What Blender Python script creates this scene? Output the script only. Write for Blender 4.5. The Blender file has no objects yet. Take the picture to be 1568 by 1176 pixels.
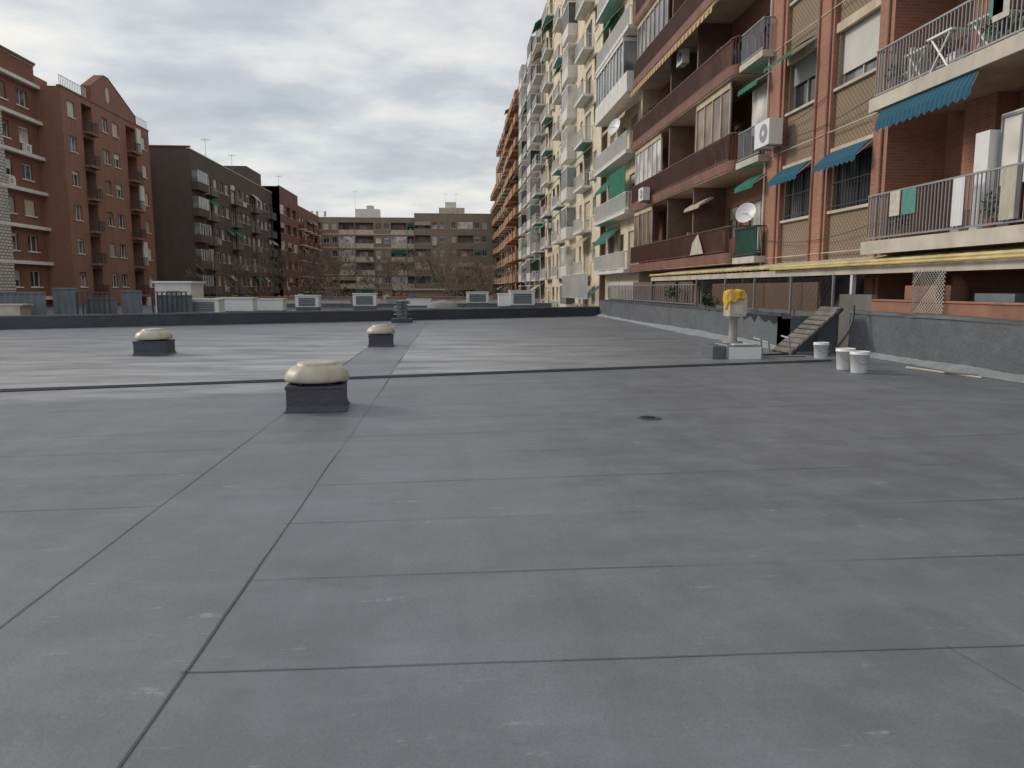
import bpy, math, random
from mathutils import Vector
R=random.Random(7)
S=bpy.context.scene
# ------------------------------------------------------------ materials
MATS={}
def newmat(name):
    m=bpy.data.materials.new(name); m.use_nodes=True
    nt=m.node_tree; b=nt.nodes['Principled BSDF']; MATS[name]=m
    return m,nt,b
def N(nt,t,**k):
    n=nt.nodes.new(t)
    for a,v in k.items(): setattr(n,a,v)
    return n
def mixc(nt,fac,a,b):
    n=nt.nodes.new('ShaderNodeMix'); n.data_type='RGBA'
    for i,v in ((0,fac),(6,a),(7,b)):
        if isinstance(v,bpy.types.NodeSocket): nt.links.new(v,n.inputs[i])
        elif i==0: n.inputs[0].default_value=v
        else: n.inputs[i].default_value=(*v,1) if len(v)==3 else v
    return n.outputs[2]
def mth(nt,op,a,b=None,c=None):
    n=nt.nodes.new('ShaderNodeMath'); n.operation=op
    for i,v in enumerate((a,b,c)):
        if v is None: continue
        if isinstance(v,bpy.types.NodeSocket): nt.links.new(v,n.inputs[i])
        else: n.inputs[i].default_value=v
    return n.outputs[0]
def noise(nt,vec,scale,detail=3,rough=.6,stretch=None):
    if stretch:
        mp=N(nt,'ShaderNodeMapping'); nt.links.new(vec,mp.inputs[0]); mp.inputs['Scale'].default_value=stretch; vec=mp.outputs[0]
    n=N(nt,'ShaderNodeTexNoise'); nt.links.new(vec,n.inputs['Vector'])
    n.inputs['Scale'].default_value=scale; n.inputs['Detail'].default_value=detail; n.inputs['Roughness'].default_value=rough
    return n.outputs[0]
def ramp(nt,f,a,b):
    n=N(nt,'ShaderNodeMapRange'); n.inputs[1].default_value=a; n.inputs[2].default_value=b; nt.links.new(f,n.inputs[0]); return n.outputs[0]
def bump(nt,b,h,strength=.3,dist=.02):
    n=N(nt,'ShaderNodeBump'); n.inputs['Strength'].default_value=strength; n.inputs['Distance'].default_value=dist
    nt.links.new(h,n.inputs['Height']); nt.links.new(n.outputs[0],b.inputs['Normal'])
def coords(nt):
    g=N(nt,'ShaderNodeNewGeometry'); return g.outputs['Position']
def plain(name,c,rough=.7,var=.25,scale=1.5,bmp=0,metal=0,dirt=.3):
    m,nt,b=newmat(name); p=coords(nt)
    n1=noise(nt,p,scale,2)
    f=ramp(nt,n1,.3,.7)
    dk=tuple(x*(1-var) for x in c); lt=tuple(min(1,x*(1+var*.5)) for x in c)
    col=mixc(nt,f,dk,lt)
    if dirt>0:
        st=noise(nt,p,1.0,3,.6,(2.2,2.2,.25))
        col=mixc(nt,mth(nt,'MULTIPLY',ramp(nt,st,.5,.75),dirt),col,tuple(x*.4 for x in c))
    nt.links.new(col,b.inputs['Base Color']); b.inputs['Roughness'].default_value=rough; b.inputs['Metallic'].default_value=metal
    if bmp: bump(nt,b,noise(nt,p,scale*9,2),bmp,.01)
    return name
def uz(nt):
    p=coords(nt); s=N(nt,'ShaderNodeSeparateXYZ'); nt.links.new(p,s.inputs[0])
    u=mth(nt,'ADD',s.outputs[0],s.outputs[1]); return p,u,s.outputs[2]
def brick(name,c1,c2,mo,bw=.26,bh=.075,ms=.011,bm=False):
    m,nt,b=newmat(name); p,u,z=uz(nt)
    cx=N(nt,'ShaderNodeCombineXYZ'); nt.links.new(u,cx.inputs[0]); nt.links.new(z,cx.inputs[1])
    t=N(nt,'ShaderNodeTexBrick'); nt.links.new(cx.outputs[0],t.inputs[0])
    t.inputs['Color1'].default_value=(*c1,1); t.inputs['Color2'].default_value=(*c2,1); t.inputs['Mortar'].default_value=(*mo,1)
    t.inputs['Scale'].default_value=1; t.inputs['Mortar Size'].default_value=ms
    t.inputs['Brick Width'].default_value=bw; t.inputs['Row Height'].default_value=bh
    n=noise(nt,p,.5,3); col=mixc(nt,mth(nt,'MULTIPLY',ramp(nt,n,.4,.75),.4),t.outputs[0],tuple(x*.55 for x in c1))
    st=noise(nt,p,1.0,3,.6,(2,2,.2)); col=mixc(nt,mth(nt,'MULTIPLY',ramp(nt,st,.5,.8),.4),col,tuple(x*.4 for x in c2))
    nt.links.new(col,b.inputs['Base Color']); b.inputs['Roughness'].default_value=.85
    if bm: bump(nt,b,t.outputs[1],-.3,.01)
    return name
def diamond(name,c1,c2,s=.17):
    m,nt,b=newmat(name); p,u,z=uz(nt)
    A=mth(nt,'MULTIPLY',mth(nt,'ADD',u,z),1/s); B=mth(nt,'MULTIPLY',mth(nt,'SUBTRACT',u,z),1/s)
    a=mth(nt,'ABSOLUTE',mth(nt,'SUBTRACT',mth(nt,'FRACT',A),.5)); bb=mth(nt,'ABSOLUTE',mth(nt,'SUBTRACT',mth(nt,'FRACT',B),.5))
    h=mth(nt,'MAXIMUM',a,bb)
    f=ramp(nt,h,.28,.46)
    col=mixc(nt,f,c1,c2); n=noise(nt,p,.7,4)
    col=mixc(nt,mth(nt,'MULTIPLY',ramp(nt,n,.35,.8),.5),col,tuple(x*.5 for x in c1))
    nt.links.new(col,b.inputs['Base Color']); b.inputs['Roughness'].default_value=.85
    bump(nt,b,f,-.6,.03); return name
def stripes(name,c1,c2,w=.3):
    m,nt,b=newmat(name); p,u,z=uz(nt)
    f=mth(nt,'GREATER_THAN',mth(nt,'FRACT',mth(nt,'MULTIPLY',u,1/w)),.5)
    col=mixc(nt,f,c1,c2); n=noise(nt,p,3,2); col=mixc(nt,mth(nt,'MULTIPLY',n,.4),col,tuple(x*.5 for x in c1))
    nt.links.new(col,b.inputs['Base Color']); b.inputs['Roughness'].default_value=.9; return name
def slats(name,c,sp=.06):
    m,nt,b=newmat(name); p,u,z=uz(nt)
    f=mth(nt,'FRACT',mth(nt,'MULTIPLY',z,1/sp)); g=ramp(nt,f,.75,.95)
    n=noise(nt,p,1.2,2); base=mixc(nt,n,tuple(x*.75 for x in c),c)
    col=mixc(nt,g,base,tuple(x*.45 for x in c)); nt.links.new(col,b.inputs['Base Color']); b.inputs['Roughness'].default_value=.6
    return name
def glass(name,c,rough=.12):
    m,nt,b=newmat(name); p=coords(nt); n=noise(nt,p,.8,1)
    col=mixc(nt,ramp(nt,n,.35,.65),c,tuple(min(1,x*3+.02) for x in c)); nt.links.new(col,b.inputs['Base Color'])
    b.inputs['Roughness'].default_value=rough; b.inputs['Specular IOR Level'].default_value=.6; return name

brick('brick_orange',(.46,.195,.12),(.37,.15,.095),(.34,.25,.2),bm=True)
brick('brick_dark_red',(.25,.09,.06),(.20,.07,.05),(.19,.12,.09),bm=True)
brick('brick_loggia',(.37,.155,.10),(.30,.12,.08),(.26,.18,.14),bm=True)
brick('brick_left',(.27,.11,.078),(.225,.09,.066),(.18,.11,.09))
brick('brick_left2',(.34,.16,.11),(.29,.13,.09),(.23,.15,.12))
brick('brick_dark_brown',(.12,.092,.08),(.10,.078,.068),(.11,.088,.078))
brick('brick_tan',(.40,.30,.22),(.35,.26,.19),(.3,.25,.2))
brick('brick_end',(.36,.28,.22),(.31,.245,.19),(.28,.24,.2))
brick('brick_far_orange',(.50,.27,.155),(.43,.23,.13),(.38,.26,.18))
diamond('brick_diamond_tan',(.35,.26,.175),(.17,.12,.08))
brick('white_lattice_brick',(.7,.68,.64),(.6,.58,.55),(.2,.18,.17),.5,.25,.05)
plain('cream_render',(.80,.69,.52)); plain('cream2',(.66,.57,.45)); plain('grey_render',(.38,.35,.33)); plain('brown_render',(.19,.12,.09))
plain('white_paint',(.76,.74,.70),.6,.12); plain('off_white',(.58,.53,.45),.7,.2); plain('slab_cream',(.62,.51,.37),.8,.2)
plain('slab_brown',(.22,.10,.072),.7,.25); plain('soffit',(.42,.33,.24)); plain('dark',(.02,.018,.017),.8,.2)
plain('rail_brown',(.15,.065,.05),.5,.2,dirt=0); plain('rail_grey',(.30,.31,.33),.5,.1,metal=.3,dirt=0); plain('rail_white',(.7,.7,.68),.5,.1,dirt=0)
plain('rail_dark',(.05,.05,.055),.5,.1,dirt=0)
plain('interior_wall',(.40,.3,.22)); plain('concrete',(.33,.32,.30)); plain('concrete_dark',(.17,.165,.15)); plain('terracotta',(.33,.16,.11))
plain('metal_sheet',(.15,.18,.20),.5,.2); plain('beige_plastic',(.54,.50,.41),.45,.15,3,0,0,.4)
plain('yellow_cloth',(.72,.42,.04),.75,.25,6,.4); plain('yellow_paint',(.62,.50,.20),.6,.25); plain('plastic_white',(.82,.82,.82),.4,.05,3,0,0,.08)
plain('wood_old',(.19,.175,.155),.8,.4,4); plain('black_tar',(.015,.015,.017),.6,.3,4); plain('antenna_metal',(.25,.25,.25),.4,.1,metal=.5,dirt=0)
plain('bark',(.24,.175,.135),.9,.3,3,dirt=0); plain('leaf_green',(.06,.10,.03),.8,.5,5,dirt=0); plain('leaf_brown',(.20,.12,.055),.85,.5,5,dirt=0)
plain('awn_green',(.015,.17,.11),.85,.25); stripes('awn_blue',(.012,.085,.145),(.022,.13,.20),.16)
stripes('awn_yellow',(.62,.46,.22),(.25,.13,.07),.5); plain('awn_beige',(.5,.42,.3),.85,.2)
slats('shutter_cream',(.66,.57,.42)); slats('shutter_white',(.74,.72,.68)); slats('shutter_brown',(.26,.16,.10)); slats('shutter_grey',(.4,.4,.38))
glass('glass_dark',(.02,.024,.028)); glass('glass_mid',(.09,.095,.1)); glass('glass_curtain',(.28,.27,.25),.3); glass('glass_brown',(.10,.07,.05),.3)
for i,c in enumerate([(.5,.05,.05),(.05,.12,.4),(.6,.55,.5),(.35,.1,.3),(.1,.3,.25)]): plain('laundry%d'%i,c,.9,.2,8,dirt=0)
def membrane(name,worn_sheen=True,base=(.178,.19,.212)):
    m,nt,b=newmat(name); p=coords(nt)
    big=noise(nt,p,.3,3,.6); med=noise(nt,p,2.4,5,.72); fine=noise(nt,p,70,2,.8)
    col=mixc(nt,ramp(nt,big,.3,.7),tuple(x*.78 for x in base),tuple(x*1.16 for x in base))
    col=mixc(nt,mth(nt,'MULTIPLY',ramp(nt,med,.42,.72),.5),col,tuple(x*1.5 for x in base))
    col=mixc(nt,mth(nt,'MULTIPLY',ramp(nt,fine,.35,.7),.45),col,tuple(x*.62 for x in base))
    rough=mth(nt,'ADD',mth(nt,'MULTIPLY',med,.35),.36)
    if worn_sheen:
        streak=noise(nt,p,.8,5,.68,(.5,1.7,1)); streak2=noise(nt,p,.8,4,.65,(2.4,.3,1))
        col=mixc(nt,mth(nt,'MULTIPLY',ramp(nt,streak,.48,.72),.4),col,tuple(x*1.45 for x in base))
        col=mixc(nt,mth(nt,'MULTIPLY',ramp(nt,streak2,.48,.75),.4),col,tuple(x*.66 for x in base))
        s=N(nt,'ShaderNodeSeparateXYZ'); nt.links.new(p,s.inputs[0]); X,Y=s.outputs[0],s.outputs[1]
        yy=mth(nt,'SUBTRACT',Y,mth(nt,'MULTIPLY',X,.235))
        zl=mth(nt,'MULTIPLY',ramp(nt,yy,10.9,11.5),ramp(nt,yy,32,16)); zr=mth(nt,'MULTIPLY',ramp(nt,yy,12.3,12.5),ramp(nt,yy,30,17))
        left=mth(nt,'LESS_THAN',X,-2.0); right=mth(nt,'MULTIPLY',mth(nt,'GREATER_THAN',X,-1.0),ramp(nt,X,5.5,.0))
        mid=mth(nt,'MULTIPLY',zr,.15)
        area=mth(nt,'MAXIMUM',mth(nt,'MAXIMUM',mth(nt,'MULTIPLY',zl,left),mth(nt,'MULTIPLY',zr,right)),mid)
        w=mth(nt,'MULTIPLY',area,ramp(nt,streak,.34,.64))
        col=mixc(nt,mth(nt,'MULTIPLY',w,.72),col,(.52,.52,.53))  # silver coating patches, with the sky's sheen painted in as paler colour
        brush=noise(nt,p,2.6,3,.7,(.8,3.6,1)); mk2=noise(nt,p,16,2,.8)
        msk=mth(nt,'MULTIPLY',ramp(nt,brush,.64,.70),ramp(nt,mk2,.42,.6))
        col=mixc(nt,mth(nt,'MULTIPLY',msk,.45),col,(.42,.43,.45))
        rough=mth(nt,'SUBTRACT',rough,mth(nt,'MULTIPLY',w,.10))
    nt.links.new(col,b.inputs['Base Color']); nt.links.new(rough,b.inputs['Roughness'])
    b.inputs['Specular IOR Level'].default_value=.45
    h=mth(nt,'ADD',mth(nt,'MULTIPLY',fine,.10),med)
    bump(nt,b,h,.5 if worn_sheen else .8,.02 if worn_sheen else .05); return name
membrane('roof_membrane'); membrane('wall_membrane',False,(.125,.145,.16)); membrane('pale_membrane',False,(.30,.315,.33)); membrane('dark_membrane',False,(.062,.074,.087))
plain('seam_dark',(.085,.09,.10),.8,.2,3,0,0,0); plain('seam_soft',(.135,.145,.16),.8,.2,3,0,0,0); plain('ground_asphalt',(.055,.055,.055),.9,.3,.3)
# ------------------------------------------------------------ builder
def FR(side,v):
    if side=='R': return (Vector((v,0,0)),Vector((0,1,0)),Vector((-1,0,0)))
    if side=='L': return (Vector((v,0,0)),Vector((0,1,0)),Vector((1,0,0)))
    if side=='F': return (Vector((0,v,0)),Vector((1,0,0)),Vector((0,-1,0)))
    if side=='W': return (Vector((0,0,0)),Vector((1,0,0)),Vector((0,1,0)))
W=FR('W',0)
class Obj:
    def __init__(s,name,single=False): s.name=name; s.parts={}; s.single=single
    def P(s,part):
        if s.single: part='mesh'
        return s.parts.setdefault(part,([],[],[],[]))
    def poly(s,part,pts,mat):
        v,f,fm,ml=s.P(part)
        if mat not in ml: ml.append(mat)
        i=len(v); v.extend([tuple(p) for p in pts]); f.append(tuple(range(i,i+len(pts)))); fm.append(ml.index(mat))
    def q(s,part,fr,c,mat):
        O,U,D=fr; s.poly(part,[O+U*a+D*b+Vector((0,0,z)) for a,b,z in c],mat)
    def box(s,part,fr,u0,u1,d0,d1,z0,z1,mat):
        O,U,D=fr; v,f,fm,ml=s.P(part)
        if mat not in ml: ml.append(mat)
        i=len(v); k=ml.index(mat)
        for a in (u0,u1):
            for b in (d0,d1):
                for z in (z0,z1): v.append(tuple(O+U*a+D*b+Vector((0,0,z))))
        for q in ((0,1,3,2),(4,6,7,5),(0,4,5,1),(2,3,7,6),(0,2,6,4),(1,5,7,3)): f.append(tuple(i+x for x in q)); fm.append(k)
    def tube(s,part,a,b,r0,r1,mat,n=8,caps=True):
        a=Vector(a); b=Vector(b); d=(b-a).normalized(); x=d.orthogonal().normalized(); y=d.cross(x)
        v,f,fm,ml=s.P(part)
        if mat not in ml: ml.append(mat)
        i=len(v); k=ml.index(mat)
        for c,r in ((a,r0),(b,r1)):
            for j in range(n):
                t=2*math.pi*j/n; v.append(tuple(c+x*math.cos(t)*r+y*math.sin(t)*r))
        for j in range(n): f.append((i+j,i+(j+1)%n,i+n+(j+1)%n,i+n+j)); fm.append(k)
        if caps:
            f.append(tuple(range(i+n-1,i-1,-1))); fm.append(k); f.append(tuple(range(i+n,i+2*n))); fm.append(k)
    def lathe(s,part,c,prof,mat,n=32,flute=None):
        v,f,fm,ml=s.P(part)
        if mat not in ml: ml.append(mat)
        i=len(v); k=ml.index(mat)
        for pi_,(r,z) in enumerate(prof):
            for j in range(n):
                t=2*math.pi*j/n; rr=r
                if flute and flute[0]<=pi_<=flute[1]: rr=r*(1+flute[2]*math.cos(flute[3]*t))
                v.append((c[0]+rr*math.cos(t),c[1]+rr*math.sin(t),c[2]+z))
        for m_ in range(len(prof)-1):
            for j in range(n): f.append((i+m_*n+j,i+m_*n+(j+1)%n,i+(m_+1)*n+(j+1)%n,i+(m_+1)*n+j)); fm.append(k)
    def done(s,smooth=(),bevel=None):
        par=None; out=[]
        if not s.single:
            par=bpy.data.objects.new(s.name,None); S.collection.objects.link(par)
        for p,(v,f,fm,ml) in s.parts.items():
            me=bpy.data.meshes.new(s.name+'_'+p); me.from_pydata(v,[],f)
            for m in ml: me.materials.append(MATS[m])
            me.polygons.foreach_set('material_index',fm)
            if p in smooth or smooth=='all': me.polygons.foreach_set('use_smooth',[True]*len(f))
            me.update()
            o=bpy.data.objects.new(s.name if s.single else p,me); S.collection.objects.link(o)
            if par: o.parent=par
            if bevel and (bevel[1]=='all' or p in bevel[1]):
                b=o.modifiers.new('b','BEVEL'); b.width=bevel[0]; b.segments=2; b.limit_method='ANGLE'
            out.append(o)
        return par or out[0]
SH=['shutter_cream','shutter_white','shutter_cream','shutter_grey','shutter_brown']
GL=['glass_dark','glass_dark','glass_mid','glass_curtain']
def opening(b,fr,u0,u1,z0,z1,wm,dp=.18,shut=None,fm='white_paint',far=False,gl=None,part='windows'):
    for c in ([(u0,0,z0),(u0,-dp,z0),(u0,-dp,z1),(u0,0,z1)],[(u1,0,z0),(u1,-dp,z0),(u1,-dp,z1),(u1,0,z1)],
              [(u0,0,z1),(u1,0,z1),(u1,-dp,z1),(u0,-dp,z1)],[(u0,0,z0),(u1,0,z0),(u1,-dp,z0),(u0,-dp,z0)]): b.q(part,fr,c,wm)
    b.q(part,fr,[(u0,-dp,z0),(u1,-dp,z0),(u1,-dp,z1),(u0,-dp,z1)],gl or R.choice(GL))
    t=.05; d0,d1=-dp+.003,-dp+.05
    b.box(part,fr,u0,u1,d0,d1,z0,z0+t,fm); b.box(part,fr,u0,u1,d0,d1,z1-t,z1,fm)
    b.box(part,fr,u0,u0+t,d0,d1,z0+t,z1-t,fm); b.box(part,fr,u1-t,u1,d0,d1,z0+t,z1-t,fm)
    um=(u0+u1)/2; b.box(part,fr,um-t/2,um+t/2,d0,d1,z0+t,z1-t,fm)
    if shut is None: shut=R.choice([0,0,.25,.4,.6,1,1,.15])
    if shut>0: b.box('shutters',fr,u0+.01,u1-.01,-dp+.06,-dp+.09,z1-(z1-z0)*shut,z1-.002,R.choice(SH))
def wall(b,fr,u0,u1,z0,z1,ops,mat,part='walls'):
    us=sorted({u0,u1}|{x for o in ops for x in o[:2]}); zs=sorted({z0,z1}|{x for o in ops for x in o[2:4]})
    us=[x for x in us if u0<=x<=u1]; zs=[x for x in zs if z0<=x<=z1]
    for i in range(len(us)-1):
        run=None
        for j in range(len(zs)-1):
            cu,cz=(us[i]+us[i+1])/2,(zs[j]+zs[j+1])/2
            solid=not any(o[0]<cu<o[1] and o[2]<cz<o[3] for o in ops)
            if solid and run is None: run=zs[j]
            if not solid and run is not None:
                b.q(part,fr,[(us[i],0,run),(us[i+1],0,run),(us[i+1],0,zs[j]),(us[i],0,zs[j])],mat); run=None
        if run is not None: b.q(part,fr,[(us[i],0,run),(us[i+1],0,run),(us[i+1],0,zs[-1]),(us[i],0,zs[-1])],mat)
def shell(b,fr,u0,u1,z0,z1,depth,mat,roofmat='concrete',par=.6):
    b.q('walls',fr,[(u0,0,z0),(u0,-depth,z0),(u0,-depth,z1),(u0,0,z1)],mat)
    b.q('walls',fr,[(u1,0,z0),(u1,-depth,z0),(u1,-depth,z1),(u1,0,z1)],mat)
    b.q('walls',fr,[(u0,-depth,z0),(u1,-depth,z0),(u1,-depth,z1),(u0,-depth,z1)],mat)
    b.q('roof',fr,[(u0,0,z1-par),(u1,0,z1-par),(u1,-depth,z1-par),(u0,-depth,z1-par)],roofmat)
    b.box('roof',fr,u0-.05,u1+.05,-.3,.06,z1,z1+.12,'off_white' if roofmat=='concrete' else roofmat)
def rail(b,fr,u0,u1,d,z0,h,mat,sp=.12,w=.02,ends=None,part='railings'):
    b.box(part,fr,u0,u1,d-.025,d+.025,z0+h-.04,z0+h,mat); b.box(part,fr,u0,u1,d-.015,d+.015,z0+.06,z0+.1,mat)
    n=max(2,int((u1-u0)/sp))
    for i in range(n+1):
        u=u0+(u1-u0-w)*i/n; b.box(part,fr,u,u+w,d-w/2,d+w/2,z0+.1,z0+h-.04,mat)
    if ends is not None:
        for ue in (u0,u1):
            b.box(part,fr,ue-.02,ue+.02,ends,d,z0+h-.04,z0+h,mat)
            m=max(2,int(abs(d-ends)/sp))
            for i in range(m):
                dd=ends+(d-ends)*i/m; b.box(part,fr,ue-w/2,ue+w/2,dd-w/2,dd+w/2,z0,z0+h-.04,mat)
def awning(b,fr,u0,u1,z,mat,out=.9,drop=.55,d=0,val=.18):
    n=6
    for i in range(n):
        t0,t1=i/n,(i+1)/n
        b.q('awnings',fr,[(u0,d+out*t0,z-drop*t0**1.2),(u1,d+out*t0,z-drop*t0**1.2),(u1,d+out*t1,z-drop*t1**1.2),(u0,d+out*t1,z-drop*t1**1.2)],mat)
    k=max(2,int((u1-u0)/.25))
    for i in range(k):
        a=u0+(u1-u0)*i/k; c=u0+(u1-u0)*(i+1)/k; zz=z-drop
        b.q('awnings',fr,[(a,d+out,zz),(c,d+out,zz),(c,d+out+.02,zz-val*.7),((a+c)/2,d+out+.03,zz-val),(a,d+out+.02,zz-val*.7)],mat)
    for u in (u0,u1-.02): b.q('awnings',fr,[(u,d,z-.02),(u,d+out,z-drop-.02),(u,d+out,z-drop-.05),(u,d,z-.08)],'rail_white')
def ac(b,fr,u,z,d=0,s=1):
    b.box('air_conditioners',fr,u,u+.85*s,d+.06,d+.38*s,z,z+.6*s,'plastic_white')
    O,U,D=fr; c=O+U*(u+.32*s)+D*(d+.38*s)+Vector((0,0,z+.3*s)); b.tube('air_conditioners',c,c+D*.012,.22*s,.22*s,'rail_grey',14); b.tube('air_conditioners',c+D*.013,c+D*.02,.07*s,.07*s,'plastic_white',8)
    for x in (.12,.7): b.box('air_conditioners',fr,u+x*s,u+x*s+.03,d,d+.4*s,z-.05,z-.003,'rail_grey')
def plant(b,part,c,r,mat='leaf_green',n=60,leaf=.09):
    for i in range(n):
        v=Vector((R.gauss(0,1),R.gauss(0,1),R.gauss(0,1))).normalized()*r*R.uniform(.3,1); p=Vector(c)+v
        a=Vector((R.uniform(-1,1),R.uniform(-1,1),R.uniform(-1,1))).normalized()*leaf; e=a.orthogonal().normalized()*leaf*.5
        b.poly(part,[p-a,p+e,p+a,p-e],mat)
def antenna(b,x,y,z,h=3,part='antennas'):
    b.tube(part,(x,y,z),(x,y,z+h),.03,.02,'antenna_metal',5)
    b.tube(part,(x-.5,y,z+h-.2),(x+.6,y,z+h-.2),.015,.015,'antenna_metal',4)
    for k in range(6):
        xx=x-.45+k*.2; b.tube(part,(xx,y-.3,z+h-.2),(xx,y+.3,z+h-.2),.012,.012,'antenna_metal',4)
        b.tube(part,(xx,y,z+h-.33),(xx,y,z+h-.07),.01,.01,'antenna_metal',4)
def dish(b,c,n,r,part='satellite_dishes',mat='plastic_white'):
    n=Vector(n).normalized(); x=n.orthogonal().normalized(); y=n.cross(x); prev=None; c=Vector(c)
    for k in range(4):
        rr=r*k/3; ring=[c+x*math.cos(t*math.pi/8)*rr+y*math.sin(t*math.pi/8)*rr+n*(.25*r*(k/3)**2) for t in range(16)]
        if prev:
            for j in range(16): b.poly(part,[prev[j],prev[(j+1)%16],ring[(j+1)%16],ring[j]],mat)
        prev=ring
    b.tube(part,c,c+n*r*.9-Vector((0,0,r*.4)),.015,.015,'antenna_metal',5); b.tube(part,c-n*.02,c-n*.35-Vector((0,0,.25)),.025,.025,'antenna_metal',5)
def modules(b,fr,u0,u1,zb,nf,fh,pat,wm,zlow=-4.5,ztop=None,rail_m='rail_white',slab='white_paint',far=True,awn=('awn_green','awn_beige'),pawn=.15,depth=1.1,sp=.25,band=None,fm='white_paint',shell_d=12):
    ops=[]; u=u0; i=0; tot=[]
    while u<u1-.3:
        w,t=pat[i%len(pat)]; w=min(w,u1-u); tot.append((u,w,t)); u+=w; i+=1
    for f in range(nf):
        z=zb+f*fh
        for (u,w,t) in tot:
            if t=='win' and w>.8:
                a=u+w*.18; c=u+w*.82; o=(a,c,z+1.0,z+2.4); ops.append(o); opening(b,fr,*o,wm,.2,fm=fm)
                b.box('windows',fr,a-.06,c+.06,0.003,.07,z+.93,z+.998,fm)
                if R.random()<pawn: awning(b,fr,a-.1,c+.1,z+2.5,R.choice(awn),.7,.6)
                elif R.random()<.12: ac(b,fr,a+.1,z+.25)
            elif t=='balc' and w>1.2:
                a=u+w*.2; c=u+w*.8; o=(a,c,z+.05,z+2.35); ops.append(o); opening(b,fr,*o,wm,.22,fm=fm)
                b.box('balcony_slabs',fr,u+.1,u+w-.1,.003,depth,z-.18,z,slab)
                if rail_m.startswith('solid'): 
                    b.box('railings',fr,u+.1,u+w-.1,depth-.1,depth-.003,z+.002,z+.95,rail_m[6:]); 
                    for e in (u+.1,u+w-.2): b.box('railings',fr,e,e+.1,.003,depth-.103,z+.002,z+.95,rail_m[6:])
                else: rail(b,fr,u+.14,u+w-.14,depth-.05,z,1.0,rail_m,sp,.03,.02)
                if R.random()<pawn*2: awning(b,fr,u+.2,u+w-.2,z+fh-.35,R.choice(awn),depth+.1,.8)
                if R.random()<.2: ac(b,fr,u+.2,z+1.9)
                if R.random()<.15:
                    for k in range(3):
                        uu=u+.4+k*.5; b.box('laundry',fr,uu,uu+.38,depth+.02,depth+.03,z+.3+R.random()*.2,z+.92,'laundry%d'%R.randrange(5))
            elif t=='gal' and w>1.2:
                b.box('galleries',fr,u+.1,u+w-.1,.003,depth,z-.15,z+.85,slab); b.box('galleries',fr,u+.12,u+w-.12,.003,depth-.04,z+.852,z+2.5,R.choice(['glass_mid','glass_curtain','glass_dark'])); b.box('galleries',fr,u+.1,u+w-.1,.003,depth,z+2.502,z+2.65,'white_paint')
                n=max(2,int(w/.7))
                for k in range(n+1): uu=u+.1+(w-.26)*k/n; b.box('galleries',fr,uu,uu+.06,depth-.039,depth,z+.853,z+2.501,'white_paint')
            elif t=='log':
                o=(u+.1,u+w-.1,z,z+2.6); ops.append(o); dp=1.3
                for c_ in ([(o[0],0,o[2]),(o[0],-dp,o[2]),(o[0],-dp,o[3]),(o[0],0,o[3])],[(o[1],0,o[2]),(o[1],-dp,o[2]),(o[1],-dp,o[3]),(o[1],0,o[3])],[(o[0],0,o[3]),(o[1],0,o[3]),(o[1],-dp,o[3]),(o[0],-dp,o[3])],[(o[0],0,o[2]),(o[1],0,o[2]),(o[1],-dp,o[2]),(o[0],-dp,o[2])],[(o[0],-dp,o[2]),(o[1],-dp,o[2]),(o[1],-dp,o[3]),(o[0],-dp,o[3])]): b.q('loggias',fr,c_,wm)
                b.box('loggias',fr,o[0]+w*.2,o[0]+w*.6,-dp+.003,-dp+.05,z+.01,z+2.1,R.choice(GL))
                if rail_m.startswith('solid'): b.box('railings',fr,o[0]+.003,o[1]-.003,-.12,.03,z+.003,z+.95,rail_m[6:])
                else: rail(b,fr,o[0],o[1],.02,z,1.0,rail_m,sp,.03)
                r_=R.random()
                if r_<pawn*2: b.box('awnings',fr,o[0]+.01,o[1]-.01,.0,.04,z+1.7,z+2.58,R.choice(awn))
                elif r_>.72:
                    b.box('galleries',fr,o[0]+.01,o[1]-.01,-.1,-.06,z+.96,z+2.58,'glass_curtain')
                    for k in range(4): uu=o[0]+.02+(o[1]-o[0]-.12)*k/3; b.box('galleries',fr,uu,uu+.07,-.058,-.02,z+.96,z+2.58,'white_paint')
        if band: b.box('trim',fr,u0,u1,.002,.08,z-.2,z+.02,band)
    zt=ztop or zb+nf*fh+.6
    wall(b,fr,u0,u1,zlow,zt,ops,wm); shell(b,fr,u0,u1,zlow,zt,shell_d,wm)
    return zt
GZ=-4.5
# ============================================================ ground
g=Obj('ground',True); g.poly('m',[(-2500,-1500,GZ),(2500,-1500,GZ),(2500,3500,GZ),(-2500,3500,GZ)],'ground_asphalt'); g.done()
# ============================================================ roof
def farY(x): return 37.5+.472*(x-7.4)
def stepY(x): return 10.9+.235*(x+6.3)
rf=Obj('flat_roof')
XL=-32
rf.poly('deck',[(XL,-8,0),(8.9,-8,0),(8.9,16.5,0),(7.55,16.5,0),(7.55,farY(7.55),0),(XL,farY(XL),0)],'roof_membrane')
a,b_,c,d=(XL,stepY(XL)),(7.55,stepY(7.55)),(7.55,farY(7.55)),(XL,farY(XL)); h=.035
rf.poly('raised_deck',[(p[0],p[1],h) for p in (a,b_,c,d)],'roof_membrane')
rf.poly('raised_deck',[(*a,.0),(*b_,.0),(*b_,h),(*a,h)],'dark_membrane')
for p,q_ in (((XL,-8),(8.9,-8)),((8.9,-8),(8.9,16.5)),((XL,-8),(XL,farY(XL))),((7.55,16.5),(7.55,farY(7.55))),((XL,farY(XL)),(7.55,farY(7.55)))):
    rf.poly('side_walls',[(*p,GZ),(*q_,GZ),(*q_,-.01),(*p,-.01)],'concrete')
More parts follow.
